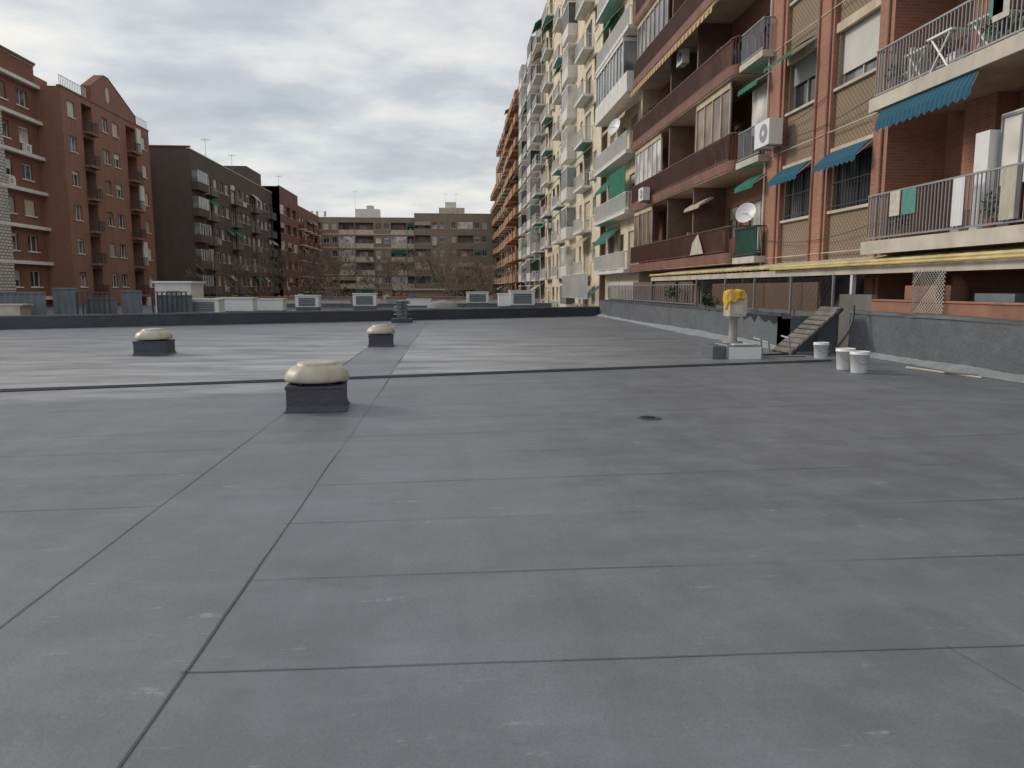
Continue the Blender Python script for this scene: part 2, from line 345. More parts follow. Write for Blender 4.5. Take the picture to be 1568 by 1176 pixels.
def ribbon(part,x0,y0,x1,y1,w,z,mat,seg=.2,wob=.003,soft=True):
    L=math.hypot(x1-x0,y1-y0); n=max(2,int(L/seg)); nx,ny=-(y1-y0)/L,(x1-x0)/L; pr=None; o=0; ww=w
    for i in range(n+1):
        t=i/n; o=o*.93+R.uniform(-wob,wob); ww=max(w*.25,min(w*1.3,ww+R.uniform(-.35,.35)*w)); x=x0+(x1-x0)*t+nx*o; y=y0+(y1-y0)*t+ny*o
        k=ww/2; cur=((x-nx*k,y-ny*k,z),(x+nx*k,y+ny*k,z),(x+nx*k*5,y+ny*k*5,z-.002),(x-nx*k,y-ny*k,z-.002))
        if pr:
            m_=mat if ww>w*.6 else 'seam_soft'
            rf.poly(part,[pr[0],cur[0],cur[1],pr[1]],m_)
        pr=cur
ribbon('seams',-1.05,-6,-1.0,12.1,.009,.004,'seam_dark'); ribbon('seams',-1.95,-6,-1.95,11.9,.006,.004,'seam_soft')
for i in range(-4,10):
    y=2.75+.9*i; s=.026*(y-3.4) if y>0 else 0; s=max(s,-.02)
    ribbon('seams',-1.04,y,8.8,y+s*9.84,.0055,.004,'seam_dark' if i%3 else 'seam_soft')
    y2=y+.45; s=.026*(y2-3.4) if y2>0 else 0
    if i!=1: ribbon('seams',-1.97,y2,-20,y2-s*18,.005,.004,'seam_soft')
ribbon('seams',2.0,2.72,2.4,.3,.005,.004,'seam_soft')
for i in range(1,20):
    y=11.9+i*1.0; s=.235+i*.012
    for (x0,x1) in ((-28,-2.0),(-1.0,7.3)):
        ribbon('seams',x0,y+s*(x0+1)+(0 if x0<-5 else .3),x1,y+s*(x1+1)+(0 if x0<-5 else .3),.010,h+.004,'seam_soft' if i%2 else 'seam_dark',.5,.006)
ribbon('seams',-1.0,12.2,-1.0,33,.011,h+.006,'seam_dark'); ribbon('seams',-2.0,12,-2.0,32.5,.011,h+.006,'seam_dark')
for k in range(80):
    x0=XL+(7.5-XL)*k/80; x1=XL+(7.5-XL)*(k+1)/80; w=.10+R.uniform(-.02,.02)
    rf.poly('step_lip',[(x0,stepY(x0)-.035,.008),(x1,stepY(x1)-.035,.008),(x1,stepY(x1)-.004,.041),(x0,stepY(x0)-.004,.041)],'dark_membrane')
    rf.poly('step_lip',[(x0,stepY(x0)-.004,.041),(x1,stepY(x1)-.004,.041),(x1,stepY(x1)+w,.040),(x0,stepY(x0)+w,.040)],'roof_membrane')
rf.done()
# parapets
pp=Obj('parapet_wall')
def pw(part,x0,y0,x1,y1,z0,z1,th,mat,cap,cm,side=1,cant=True):
    L=math.hypot(x1-x0,y1-y0); ux,uy=(x1-x0)/L,(y1-y0)/L; nx,ny=-uy*side,ux*side
    n=max(1,int(L/.5)); 
    for i in range(n):
        t0,t1=i/n*L,(i+1)/n*L
        P=lambda t,dd,z:(x0+ux*t+nx*dd,y0+uy*t+ny*dd,z)
        pp.poly(part,[P(t0,0,z0),P(t1,0,z0),P(t1,0,z1),P(t0,0,z1)],mat)
        pp.poly(part,[P(t0,-th,z0-3),P(t1,-th,z0-3),P(t1,-th,z1),P(t0,-th,z1)],'off_white')
    for e in (0,L): pp.poly(part,[P(e,0,z0),P(e,-th,z0),P(e,-th,z1),P(e,0,z1)],mat)
    hs=[R.uniform(-.012,.012) for _ in range(n+1)]
    for i in range(n):
        t0,t1=i/n*L,(i+1)/n*L; a_,b2=hs[i],hs[i+1]
        pp.poly('coping',[P(t0,.02,z1+.014+a_),P(t1,.02,z1+.014+b2),P(t1,.02+b2,z1-.05+b2),P(t0,.02+a_,z1-.05+a_)],cm); pp.poly('coping',[P(t0,.02,z1+.014+a_),P(t1,.02,z1+.014+b2),P(t1,-th-.01,z1+.014+b2),P(t0,-th-.01,z1+.014+a_)],cm)
    if cant:
        n*=4; w=[]; v_=.13
        for _ in range(n+1): v_=min(.24,max(.06,v_+R.uniform(-.03,.03))); w.append(v_)
        for i in range(n):
            t0,t1=i/n*L,(i+1)/n*L
            pp.poly('flashing',[P(t0,w[i]*1.6,z0+.006),P(t1,w[i+1]*1.6,z0+.006),P(t1,.006,z0+.05+w[i+1]*.4),P(t0,.006,z0+.05+w[i]*.4)],'pale_membrane')
pw('near_wall',8.9,-8,8.9,16.0,0,.93,.25,'wall_membrane',1,'wall_membrane')
pw('return_wall',8.9,16.5,7.55,16.5,0,.80,.2,'wall_membrane',1,'wall_membrane',1,False)
pw('far_side_wall',7.55,16.5,7.55,farY(7.55),h,.86,.22,'wall_membrane',1,'dark_membrane')
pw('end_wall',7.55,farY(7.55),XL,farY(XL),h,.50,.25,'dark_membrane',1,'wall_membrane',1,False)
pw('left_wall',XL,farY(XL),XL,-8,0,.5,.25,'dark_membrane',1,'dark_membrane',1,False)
pr=None
for i in range(26):
    y=16.7+i*.22; zt=.865; zb_=.865-R.uniform(.08,.34)*(1-i/30)
    if pr: pp.poly('tar_edge',[(7.544,pr[0],zt),(7.544,y,zt),(7.544,y,zb_),(7.544,pr[0],pr[1])],'black_tar')
    pr=(y,zb_)
pp.done()
# ============================================================ roof vents
def vent(x,y,z0,s=1.0,rot=0):
    o=Obj('roof_vent')
    w=.33*s; hh=.31*s
    def ring(a,z): return [(x+px*a*math.cos(rot)-py*a*math.sin(rot),y+px*a*math.sin(rot)+py*a*math.cos(rot),z) for px,py in ((-1,-1),(1,-1),(1,1),(-1,1))]
    rs=[ring(w*1.10,z0+.006),ring(w*1.03,z0+.03),ring(w,z0+.07),ring(w,z0+hh-.04),ring(w*1.03,z0+hh-.035),ring(w*1.03,z0+hh)]
    for A,B in zip(rs,rs[1:]):
        for i in range(4): o.poly('curb_box',[A[i],A[(i+1)%4],B[(i+1)%4],B[i]],'dark_membrane')
    o.poly('curb_box',rs[-1],'dark_membrane')
    o.lathe('neck',(x,y,z0+hh),[(.24*s,0),(.24*s,.07*s)],'black_tar',24)
    pr=[(.20,.03),(.34,.03),(.372,.038),(.384,.062),(.378,.10),(.352,.15),(.31,.188),(.262,.215),(.235,.226),(.232,.244),(.222,.254),(.15,.262),(.0,.266)]
    o.lathe('dome_cap',(x,y,z0+hh),[(r*s,z*s) for r,z in pr],'beige_plastic',72,(4,8,.012,12))
    for k in range(4):
        t=k*math.pi/2+.8; o.box('brackets',W,x+.22*s*math.cos(t)-.02,x+.22*s*math.cos(t)+.02,y+.22*s*math.sin(t)-.02,y+.22*s*math.sin(t)+.02,z0+hh+.001,z0+hh+.05,'rail_grey')
    return o.done(smooth=('dome_cap','neck'))
vent(-1.62,9.1,0,1.0,.08); vent(-6.35,16.5,h,.97,.05); vent(-1.72,18.5,h,.9,.1)
o=Obj('louvred_roof_chimney'); x,y=-2.0,31
o.box('base',W,x-.42,x+.42,y-.35,y+.35,h,h+.16,'dark_membrane'); o.box('shaft',W,x-.2,x+.2,y-.2,y+.2,h+.16,h+.84,'metal_sheet')
for k in range(4): zz=h+.34+k*.15; o.lathe('louvres',(x,y,zz),[(.2,.08),(.36,0),(.36,-.02),(.2,.05)],'metal_sheet',4)
o.lathe('cap',(x,y,h+.85),[(.34,0),(.34,.03),(0,.1)],'metal_sheet',4); o.done()
o=Obj('roof_drain'); x,y=2.2,8.05
o.lathe('rim',(x,y,0),[(.14,.002),(.125,.010),(.09,.012),(.085,.005)],'dark_membrane',24); o.lathe('hole',(x,y,0),[(.085,.006),(0,.005)],'black_tar',24)
for k in range(4): o.box('grate',W,x-.08,x+.08,y-.06+k*.035,y-.05+k*.035,.008,.013,'rail_dark')
o.done()
def bucket(x,y,lid=False,s=1):
    o=Obj('plastic_bucket'); z=0
    o.lathe('body',(x,y,z),[(0,.004),(.13*s,.004),(.135*s,.012),(.16*s,.33*s),(.172*s,.33*s),(.172*s,.345*s),(.162*s,.35*s),(.166*s,.385*s),(.158*s,.388*s),(.155*s,.36*s)]+([(.0,.365*s)] if lid else [(.13*s,.05),(0,.05)]),'plastic_white',32)
    for k in range(10):
        t0=math.pi*k/10+math.pi; t1=math.pi*(k+1)/10+math.pi
        o.tube('handle',(x+.175*s*math.cos(t0),y-.05*abs(math.sin(t0))-.12*s,z+.33*s+.16*s*math.sin(t0)),(x+.175*s*math.cos(t1),y-.05*abs(math.sin(t1))-.12*s,z+.33*s+.16*s*math.sin(t1)),.004,.004,'rail_grey',5)
    o.done(smooth=('body',))
bucket(7.0,12.65,True); bucket(6.98,12.15,True,.97); bucket(7.5,14.5,False,.92)
o=Obj('timber_lath',True); o.tube('m',(8.25,12.8,.02),(8.5,11.2,.02),.02,.015,'off_white',6); o.tube('m',(8.35,11.9,.025),(8.5,11.3,.05),.015,.015,'wood_old',6); o.done()
# extractor motor with yellow cover
o=Obj('covered_extractor_unit'); x,y=5.72,14.7
o.box('plinth',W,x-.52,x-.25,y-.3,y+.35,.0,.30,'wall_membrane'); o.box('plinth',W,x-.247,x+.45,y-.33,y+.32,0,.32,'pale_membrane')
o.box('plinth_sheet',W,x-.2,x+.46,y-.36,y-.335,.0,.28,'plastic_white'); o.box('plinth_sheet',W,x-.1,x+.3,y-.36,y+.2,.322,.34,'plastic_white')
o.lathe('post',(x,y,.34),[(.2,0),(.2,.03),(.085,.035),(.08,.48),(.12,.5),(.12,.54)],'concrete',20)
o.box('motor_box',W,x-.15,x+.19,y-.18,y+.18,.88,1.34,'beige_plastic'); o.box('motor_box',W,x+.19,x+.23,y-.13,y+.13,.93,1.28,'off_white'); o.box('motor_box',W,x-.08,x+.13,y-.195,y-.18,.93,1.12,'off_white')
nn=40; rings=[]
prof=[(0,1.415),(.08,1.415),(.15,1.405),(.19,1.375),(.198,1.32),(.195,1.26),(.205,1.22)]
for k,(r,z) in enumerate(prof):
    ring=[]
    for j in range(nn):
        t=2*math.pi*j/nn; wv=.012*math.sin(5*t+k*.7)+.008*math.sin(11*t+k*1.3)+R.uniform(-.003,.003); sq=1/max(abs(math.cos(t)),abs(math.sin(t)))**.6
        zz=z+R.uniform(-.004,.004)+(.08*math.cos(t-.3) if k>4 else 0)*(k-4)/2+(.012*math.sin(4*t))
        ring.append((x+.01+(r*sq+(wv if k>1 else 0))*math.cos(t),y+(r*sq+(wv if k>1 else 0))*math.sin(t),zz))
    rings.append(ring)
for A,B in zip(rings,rings[1:]):
    for j in range(nn): o.poly('yellow_cover',[A[j],A[(j+1)%nn],B[(j+1)%nn],B[j]],'yellow_cloth')
pv=None
for k in range(12):
    p=(x-.2+.03*k,y-.22-.01*math.sin(k),1.15+.03*math.sin(k*1.1)+.012*k)
    if pv: o.tube('cover_knot',pv,p,.022,.024,'yellow_cloth',7)
    pv=p
o.tube('cover_knot',(x-.19,y-.2,1.2),(x-.25,y-.2,1.02),.025,.04,'yellow_cloth',7)
o.done(smooth=('post',),bevel=(.015,('motor_box','plinth')))
o=Obj('bent_steel_pipes',True)
for (x0,y0,hh) in ((6.45,14.9,.38),(6.75,15.2,.30),(7.05,14.9,.42)):
    o.tube('m',(x0,y0,0),(x0-.05,y0,hh),.02,.02,'rail_grey',8); o.tube('m',(x0-.05,y0,hh),(x0-.12,y0+.2,hh+.03),.02,.02,'rail_grey',8)
o.tube('m',(6.2,14.8,.04),(7.3,14.75,.06),.022,.022,'rail_grey',8); o.tube('m',(6.3,15.1,.04),(7.2,15.2,.06),.022,.022,'black_tar',8); o.done()
o=Obj('wooden_step_ladder')
A=Vector((7.25,15.3,.03)); B=Vector((8.5,15.6,1.0)); wv=Vector((-.05,.8,0))
for s_ in (0,1):
    p,q_=A+wv*s_,B+wv*s_; o.tube('stringers',p,q_,.045,.045,'rail_dark',4)
for k in range(10):
    p=A+(B-A)*(k+.4)/10; dd=(B-A).normalized()*R.uniform(.045,.06); n=Vector((0,0,.05+R.uniform(0,.01)))
    o.poly('treads',[p-dd+n,p+dd+n,p+dd+wv+n,p-dd+wv+n],'wood_old'); o.poly('treads',[p-dd+n,p-dd+wv+n,p-dd+wv+n*.5,p-dd+n*.5],'wood_old')
for s_ in (0,1):
    q_=B+wv*s_; o.tube('posts',q_+Vector((-.1,0,0)),(q_.x-.1,q_.y,0),.03,.03,'rail_dark',6)
pv=None
for k in range(9):
    t=k/8; p=(8.62-.62*t**2.2,15.35-.2*t,1.05*(1-t)+.03)
    if pv: o.tube('handrail',pv,p,.025,.025,'rail_dark',6)
    pv=p
o.done()
# ============================================================ RIGHT BUILDINGS
ZF=lambda k:2.55+3.4*k
b=Obj('brick_apartment_building'); NF=9; FRr=FR('R',11.0)
ZT=ZF(9)+1
bk=FR('R',12.4)
ops=[]
for k in range(-1,NF):
    z=ZF(k)
    for (a,c,z0,z1,kind) in ((3,5.2,.05,2.3,0),(6.5,8.2,1,2.3,1),(9.6,11.8,.05,2.35,0),(13.0,14.2,.05,2.3,0),(15.4,17.0,.05,2.3,0)):
        o_=(a,c,z+z0,z+z1); ops.append(o_); opening(b,bk,*o_,'interior_wall',.15,gl=R.choice(['glass_dark','glass_mid','glass_dark']),fm=R.choice(['white_paint','rail_dark','shutter_brown']))
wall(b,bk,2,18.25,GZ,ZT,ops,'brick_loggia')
b.q('walls',FR('R',11.0),[(18.25,-.3,GZ),(18.25,-1.4,GZ),(18.25,-1.4,ZT),(18.25,-.3,ZT)],'brick_orange')
for k in range(0,NF+1):
    z=ZF(k); b.box('balcony_slabs',FRr,2,18.0,-1.39,.75,z-.26,z,'slab_cream'); b.box('balcony_slabs',FRr,2,18.02,.752,.80,z-.28,z+.03,'off_white')
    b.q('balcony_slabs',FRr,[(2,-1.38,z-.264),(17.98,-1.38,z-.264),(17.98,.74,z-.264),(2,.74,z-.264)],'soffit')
    if k<NF:
        rail(b,FRr,2.1,17.95,.70,z+.03,1.12,'rail_grey',.115,.022,0.0)
        for u in (5.5,9.0,12.4): b.box('walls',FRr,u,u+.55,-1.38,-.0,z+.002,z+3.13,'brick_orange') if u!=9.0 else b.box('walls',FRr,u,u+.12,-1.38,.3,z+.002,z+3.13,'interior_wall')
        b.box('walls',FRr,15.9,16.9,-1.38,-.9,z+.002,z+3.13,'brick_orange')
    if k in (0,1,2,3):
        for t in range(7):
            u=R.uniform(9.3,17.3); w_=R.uniform(.2,.6)
            if 14<u<15: continue
            b.box('balcony_clutter',FRr,u,u+w_,-1.1,-1.1+R.uniform(.3,.6),z+.01,z+R.uniform(.4,1.7),R.choice(['off_white','metal_sheet','terracotta','plastic_white','brown_render','concrete','laundry1','awn_green']))
        for t in range(3):
            u=R.uniform(9.3,17.5); b.lathe('plant_pots',(10.5,u,z),[(0,.01),(.1,.01),(.14,.24),(.12,.24),(0,.2)],'terracotta',12); plant(b,'plants',(10.5,u,z+.5),.26,n=80,leaf=.07)
        for t in range(3):
            u=R.uniform(10,17); b.box('laundry',FRr,u,u+R.uniform(.3,.5),.73,.74,z+R.uniform(.4,.6),z+1.12,'laundry%d'%R.choice([2,1,4,2]))
z=ZF(0)
awning(b,FRr,14.3,17.6,ZF(1)-.28,'awn_blue',.12,.28,.72,.28)
b.box('balcony_clutter',FRr,14.35,14.75,-.2,.35,z+.01,z+2.0,'plastic_white')
for (a,c) in ((12.7,14.3),): 
    b.box('balcony_clutter',FRr,a,c,.1,.14,z+.9,z+2.2,'glass_curtain')
    for t in range(4): uu=a+(c-a-.04)*t/3; b.box('balcony_clutter',FRr,uu,uu+.04,.142,.17,z+.9,z+2.2,'rail_grey')
    b.box('balcony_clutter',FRr,a,c,.142,.18,z+2.2,z+2.25,'rail_grey'); b.box('balcony_clutter',FRr,a,c,-.3,.17,z+2.252,z+2.28,'glass_curtain')
for (a,c,m) in ((14.4,14.75,'plastic_white'),(13.0,13.4,'beige_plastic'),(12.9,13.0,'concrete')):
    n=6
    for i in range(n):
        u0_=a+(c-a)*i/n; u1_=a+(c-a)*(i+1)/n; b.q('balcony_clutter',FRr,[(u0_,.76+.03*(i%2),z+1.1),(u1_,.76+.03*((i+1)%2),z+1.1),(u1_,.76+.03*((i+1)%2),z+.15),(u0_,.76+.03*(i%2),z+.15)],m)
b.box('balcony_clutter',FRr,10.5,11.4,-.6,.2,z+.01,z+.9,'metal_sheet'); b.box('balcony_clutter',FRr,8.2,9.0,-.9,-.1,z+.01,z+1.7,'off_white')
z=ZF(1)
for (u,dd) in ((14.2,.1),(15.2,.3),(16.3,.1)):
    for e in (0,.45):
        p=lambda uu,zz:(11.0-dd-e,uu,z+zz)
        b.tube('garden_furniture',p(u,.02),p(u+.6,.72),.025,.025,'plastic_white',6); b.tube('garden_furniture',p(u+.6,.02),p(u,.72),.025,.025,'plastic_white',6)
    b.box('garden_furniture',FRr,u-.1,u+.7,dd-.05,dd+.5,z+.72,z+.76,'plastic_white')
for u in (13.2,11.9,17.0):
    b.box('garden_furniture',FRr,u,u+.5,0,.45,z+.42,z+.46,'plastic_white'); b.box('garden_furniture',FRr,u,u+.05,0,.45,z+.46,z+.95,'plastic_white')
    for x in (0,.45):
        for y in (0,.4): b.box('garden_furniture',FRr,u+x,u+x+.04,y,y+.04,z+.01,z+.42,'plastic_white')
cols=[(18.25,18.9),(21.2,22.2),(24.3,25.6)]
for (a,c) in cols: b.box('brick_piers',FRr,a,c,-.3,.14,GZ,ZT,'brick_orange')
for bi,(a,c) in enumerate(((18.9,21.2),(22.2,24.3))):
    ops=[]
    for k in range(-1,NF):
        z=ZF(k); w0,w1=(a+.15,c-.1); o_=(w0,w1,z+1.1,z+2.6); ops.append(o_)
        sh={(0,0):0,(0,1):.75,(1,0):0,(1,1):.45,(0,2):1,(1,2):1}.get((bi,k))
        opening(b,FRr,*o_,'brick_tan',.2,shut=sh if sh is not None else None,fm='off_white' if k%2 else 'rail_dark')
        b.box('trim',FRr,w0-.1,w1+.08,.003,.10,z+1.02,z+1.098,'off_white')
        b.box('trim',FRr,w0-.1,w1+.08,.003,.09,z+2.602,z+2.85,'slab_cream')
        if k==0:
            awning(b,FRr,w0-.1,w1+.1,z+2.75,'awn_blue',.45,.4,.1,.2)
            n=13
            for i in range(n): uu=w0+(w1-w0)*i/n; b.box('window_grilles',FRr,uu,uu+.02,.02,.04,z+1.1,z+2.5,'rail_dark')
            for zz in (1.2,1.85,2.4): b.box('window_grilles',FRr,w0,w1,.041,.055,z+zz,z+zz+.03,'rail_dark')
    wall(b,FRr,a,c,GZ,ZT,ops,'brick_diamond_tan')
awning(b,FRr,22.3,24.3,ZF(1)+2.95,'awn_green',.75,.45,.1,.15)
ac(b,FRr,23.9,ZF(1)+.1,.25,1.35); ac(b,FRr,23.75,ZF(3)+.1,.2,1.2)
for y in (18.45,21.35,22.05,24.5): b.tube('downpipes',(10.84,y,1),(10.82,y,ZT),.045,.045,'terracotta',8)
b.tube('downpipes',(10.80,25.45,1),(10.80,25.45,ZT),.03,.03,'white_paint',8)
for k in range(0,NF): b.box('cables',FRr,18.3,25.6,.145,.165,ZF(k)-.1,ZF(k)-.075,'off_white')
# loose cables sagging between piers
for (z_,y0,y1,dx) in ((3.1,18.3,25.4,.22),(6.35,18.3,25.5,.2),(6.9,21.3,25.6,.2),(9.9,18.4,22,.2)):
    pv=None
    for k in range(15):
        t=k/14; p=(11-dx,y0+(y1-y0)*t,z_-.25*math.sin(math.pi*t))
        if pv: b.tube('cables',pv,p,.012,.012,'rail_dark',4,False)
        pv=p
bk=FR('R',12.0); ops=[]
for k in range(-1,NF):
    z=ZF(k); o_=(25.9,27.0,z+.05,z+2.4); ops.append(o_); opening(b,bk,*o_,'interior_wall',.15)
wall(b,bk,25.6,27.4,GZ,ZT,ops,'brick_orange')
for k in range(0,NF):
    z=ZF(k); b.box('balcony_slabs',FRr,25.2,27.2,-.99,.55,z-.22,z,'off_white')
    rail(b,FRr,25.25,27.15,.5,z,1.05,'rail_grey' if k else 'rail_dark',.1,.02,0)
    if k==0: b.box('balcony_clutter',FRr,25.3,27.1,.42,.46,z+.02,z+1.0,'awn_green')
    if k in (0,1,2): awning(b,FRr,25.4,27.1,z+2.9,'awn_green',.6,.4,0,.2)
    if k==1: 
        for i in range(8): b.q('balcony_clutter',FRr,[(25.4+i*.2,.1+.05*(i%2),z+.9),(25.6+i*.2,.1+.05*((i+1)%2),z+.9),(25.6+i*.2,.1+.05*((i+1)%2),z+2.5),(25.4+i*.2,.1+.05*(i%2),z+2.5)],'glass_curtain')
dish(b,(10.45,26.0,ZF(0)+1.5),(-.8,-.7,.4),.38)
b.q('roof',FRr,[(2,0,ZT),(27.4,0,ZT),(27.4,-12,ZT),(2,-12,ZT)],'concrete')
b.q('walls',FRr,[(2,.0,GZ),(2,-12,GZ),(2,-12,ZT),(2,0,ZT)],'brick_orange')
b.done()
# ---- R4 brown balconies
b=Obj('brown_balcony_apartment_building'); bk=FR('R',12.0); ops=[]
for k in range(-1,NF):
    z=ZF(k)
    for (a,c,z0,z1) in ((28,29.6,.05,2.3),(30.6,31.8,1,2.3),(33.2,35.4,.05,2.3),(37,38.4,.9,2.3),(39.6,41.4,.05,2.3)):
        o_=(a,c,z+z0,z+z1); ops.append(o_); opening(b,bk,*o_,'brown_render',.15,fm=R.choice(['white_paint','shutter_brown']))
wall(b,bk,27.4,43.2,GZ,ZT,ops,'brick_loggia')
def slabround(z0,z1,mat,u0,u1,d):
    O,U,D=FRr; r=.55; pts=[(u0,-.98)]
    for i in range(7): t=math.pi/2*i/6; pts.append((u0+r-r*math.cos(t),d-r+r*math.sin(t)))
    pts.append((u1,d)); pts.append((u1,-.98))
    P=[O+U*a+D*e for a,e in pts]
    b.poly('balcony_slabs',[(p.x,p.y,z0) for p in P],mat); b.poly('balcony_slabs',[(p.x,p.y,z1) for p in P],mat)
    for i in range(len(P)): p,q_=P[i],P[(i+1)%len(P)]; b.poly('balcony_slabs',[(p.x,p.y,z0),(q_.x,q_.y,z0),(q_.x,q_.y,z1),(p.x,p.y,z1)],mat)
    return pts
for k in range(0,NF+1):
    z=ZF(k); pts=slabround(z-.15,z+.22,'slab_brown',27.45,43.0,.62); slabround(z-.19,z-.152,'slab_cream',27.5,42.95,.58)
    if k==NF: continue
    rail(b,FRr,28.0,43.0,.55,z+.22,1.0,'rail_brown',.13,.03)
    for i in range(1,7):
        a,e=pts[i]; b.tube('railings',(11-e+.05,a+.04,z+.2),(11-e+.05,a+.04,z+1.2),.015,.015,'rail_brown',4)
        a2,e2=pts[i+1]; b.tube('railings',(11-e+.05,a+.04,z+1.2),(11-e2+.05,a2+.04,z+1.2),.025,.025,'rail_brown',5)
    rail(b,(Vector((0,27.5,0)),Vector((1,0,0)),Vector((0,-1,0))),10.95,12.0,0,z+.22,1.0,'rail_brown',.13,.03)
    for u in (32.3,36.2,): b.box('dividers',FRr,u,u+.15,-.98,.4,z+.222,z+3.2,'brown_render')
    b.box('balcony_screens',FRr,28.1,42.9,.50,.51,z+.3,z+1.1,'glass_brown') if k%2==0 else None
for (k,a,c,gm) in ((1,28.3,32.2,'glass_brown'),(1,37.6,42.8,'glass_curtain'),(4,30,34,'glass_mid'),(0,39,42.8,'glass_brown'),(3,37,42.9,'glass_mid')):
    z=ZF(k); b.box('galleries',FRr,a,c,.35,.39,z+1.2,z+2.95,gm)
    n=int((c-a)/.8)
    for i in range(n+1): uu=a+(c-a-.06)*i/n; b.box('galleries',FRr,uu,uu+.06,.392,.44,z+1.2,z+2.95,'slab_cream' if gm!='glass_curtain' else 'white_paint')
    b.box('galleries',FRr,a,c,.393,.45,z+2.952,z+3.2,'slab_cream')
awning(b,FRr,29.0,42,ZF(3)-.2,'awn_yellow',.45,.5,.55,.25)
awning(b,FRr,29.0,36,ZF(5)-.2,'awn_yellow',.45,.5,.55,.25)
awning(b,FRr,31,33,ZF(0)+2.7,'awn_beige',.6,.35,.0,.15)
ac(b,FRr,38.5,ZF(1)+.0,.65,1.1); ac(b,FRr,34,ZF(2)+2.1,.2,1)
for k in range(0,4):
    for t in range(7):
        u=R.uniform(28.3,42.5); m_=R.choice(['leaf_green','leaf_green','leaf_brown']); plant(b,'plants',(10.75,u,ZF(k)+R.uniform(.7,1.35)),R.uniform(.2,.4),m_,70)
    for t in range(5): u=R.uniform(28.5,42); b.box('balcony_clutter',FRr,u,u+R.uniform(.3,.9),-.4,.2,ZF(k)+.23,ZF(k)+R.uniform(.7,1.6),R.choice(['off_white','metal_sheet','terracotta','plastic_white','brown_render']))
b.q('balcony_clutter',FRr,[(30.2,.64,ZF(0)+.3),(31.9,.64,ZF(0)+.3),(31.6,.65,ZF(0)+.8),(30.9,.65,ZF(0)+1.15),(30.5,.65,ZF(0)+.7)],'off_white')
b.q('roof',FRr,[(27.4,0,ZT),(43.2,0,ZT),(43.2,-12,ZT),(27.4,-12,ZT)],'concrete')
b.done()
# ---- R5 cream
b=Obj('cream_apartment_building'); ZT5=ZF(10)+.8
ops=[]
for k in range(-1,NF+1):
    z=ZF(k)
    for (a,c,z0,z1) in ((44.2,46,.05,2.35),(47.2,48.6,.9,2.3),(50,51.8,.05,2.35)):
        o_=(a,c,z+z0,z+z1); ops.append(o_); opening(b,FRr,*o_,'cream2',.2)
    if k<0: continue
    b.box('balcony_slabs',FRr,43.25,52.8,.003,.9,z-.2,z,'white_paint')
    if k in (3,6): 
        b.box('galleries',FRr,44.5,52.6,.003,.82,z+.95,z+2.9,'glass_mid'); 
        for i in range(10): uu=44.5+8.04*i/9; b.box('galleries',FRr,uu,uu+.07,.823,.87,z+.95,z+2.9,'white_paint')
        b.box('galleries',FRr,43.4,52.75,.003,.88,z+.003,z+.948,'white_paint'); b.box('galleries',FRr,44.5,52.65,.003,.9,z+2.902,z+3.1,'white_paint')
    else: rail(b,FRr,43.35,52.7,.84,z,1.05,'rail_white',.16,.04,0.01)
    if k in (1,): b.box('awnings',FRr,43.6,48,.80,.83,z+1.05,z+2.6,'awn_green')
    if k in (1,0,4,7): awning(b,FRr,48.2,52.5,z+2.9,'awn_green',.9,.9,0,.25)
    if k in (2,): awning(b,FRr,43.6,50,z+2.9,'awn_beige',.9,.7,0,.25)
    ac(b,FRr,48.8,z+.1+2*(k%2),.1,1.0)
wall(b,FRr,43.2,53,GZ,ZT5,ops,'cream_render'); b.box('trim',FRr,52.85,53.15,.003,.35,GZ,ZT5,'brown_render')
dish(b,(9.9,45.2,ZF(2)+1.6),(-1,-.6,.4),.5)
modules(b,FRr,53.2,87,ZF(-1),11,3.4,[(2.0,'win'),(1.0,'wall'),(2.0,'win'),(4.2,'balc'),(1.8,'win'),(1.6,'wall'),(3.6,'gal'),(2.4,'win'),(4,'balc')],'cream_render',ztop=ZT5,rail_m='rail_white',pawn=.25,awn=('awn_green','awn_green','awn_beige'),depth=.8,shell_d=12)
b.q('walls',FRr,[(43.2,0,GZ),(43.2,-12,GZ),(43.2,-12,ZT5),(43.2,0,ZT5)],'cream2')
b.done()
b=Obj('grey_apartment_building')
modules(b,FR('R',11.0),87.2,110.5,ZF(-1),10,3.3,[(4.4,'balc'),(1.6,'win'),(4.2,'gal'),(1.4,'win')],'grey_render',ztop=32.8,rail_m='rail_white',pawn=.25,depth=1.1,slab='white_paint')
for y in (92,104): antenna(b,12,y,33,3)
b.box('roof_shed',FRr,90,100,-9,-3,32.8,35,'off_white'); b.done()
b=Obj('orange_brick_apartment_building')
modules(b,FR('R',11.6),111,135,ZF(-1),10,3.3,[(3.8,'balc'),(1.4,'win'),(3.6,'balc')],'brick_far_orange',ztop=34.5,rail_m='solid_brick_far_orange',pawn=.1,depth=2.0,slab='brick_far_orange')
modules(b,FR('R',11.4),135.2,160,ZF(-1),10,3.3,[(4.2,'balc'),(1.6,'win')],'brick_far_orange',ztop=34.3,rail_m='solid_brick_far_orange',pawn=.1,depth=1.6,slab='slab_cream')
modules(b,FR('R',11.2),160.2,184,ZF(-1),8,3.3,[(4.2,'balc'),(1.6,'win')],'brick_tan',ztop=29,rail_m='solid_brick_far_orange',pawn=.1,depth=1.5,slab='brick_far_orange')
b.box('roof_shed',FR('R',11),116,130,-8,-2,34.5,37,'brick_far_orange'); b.done()
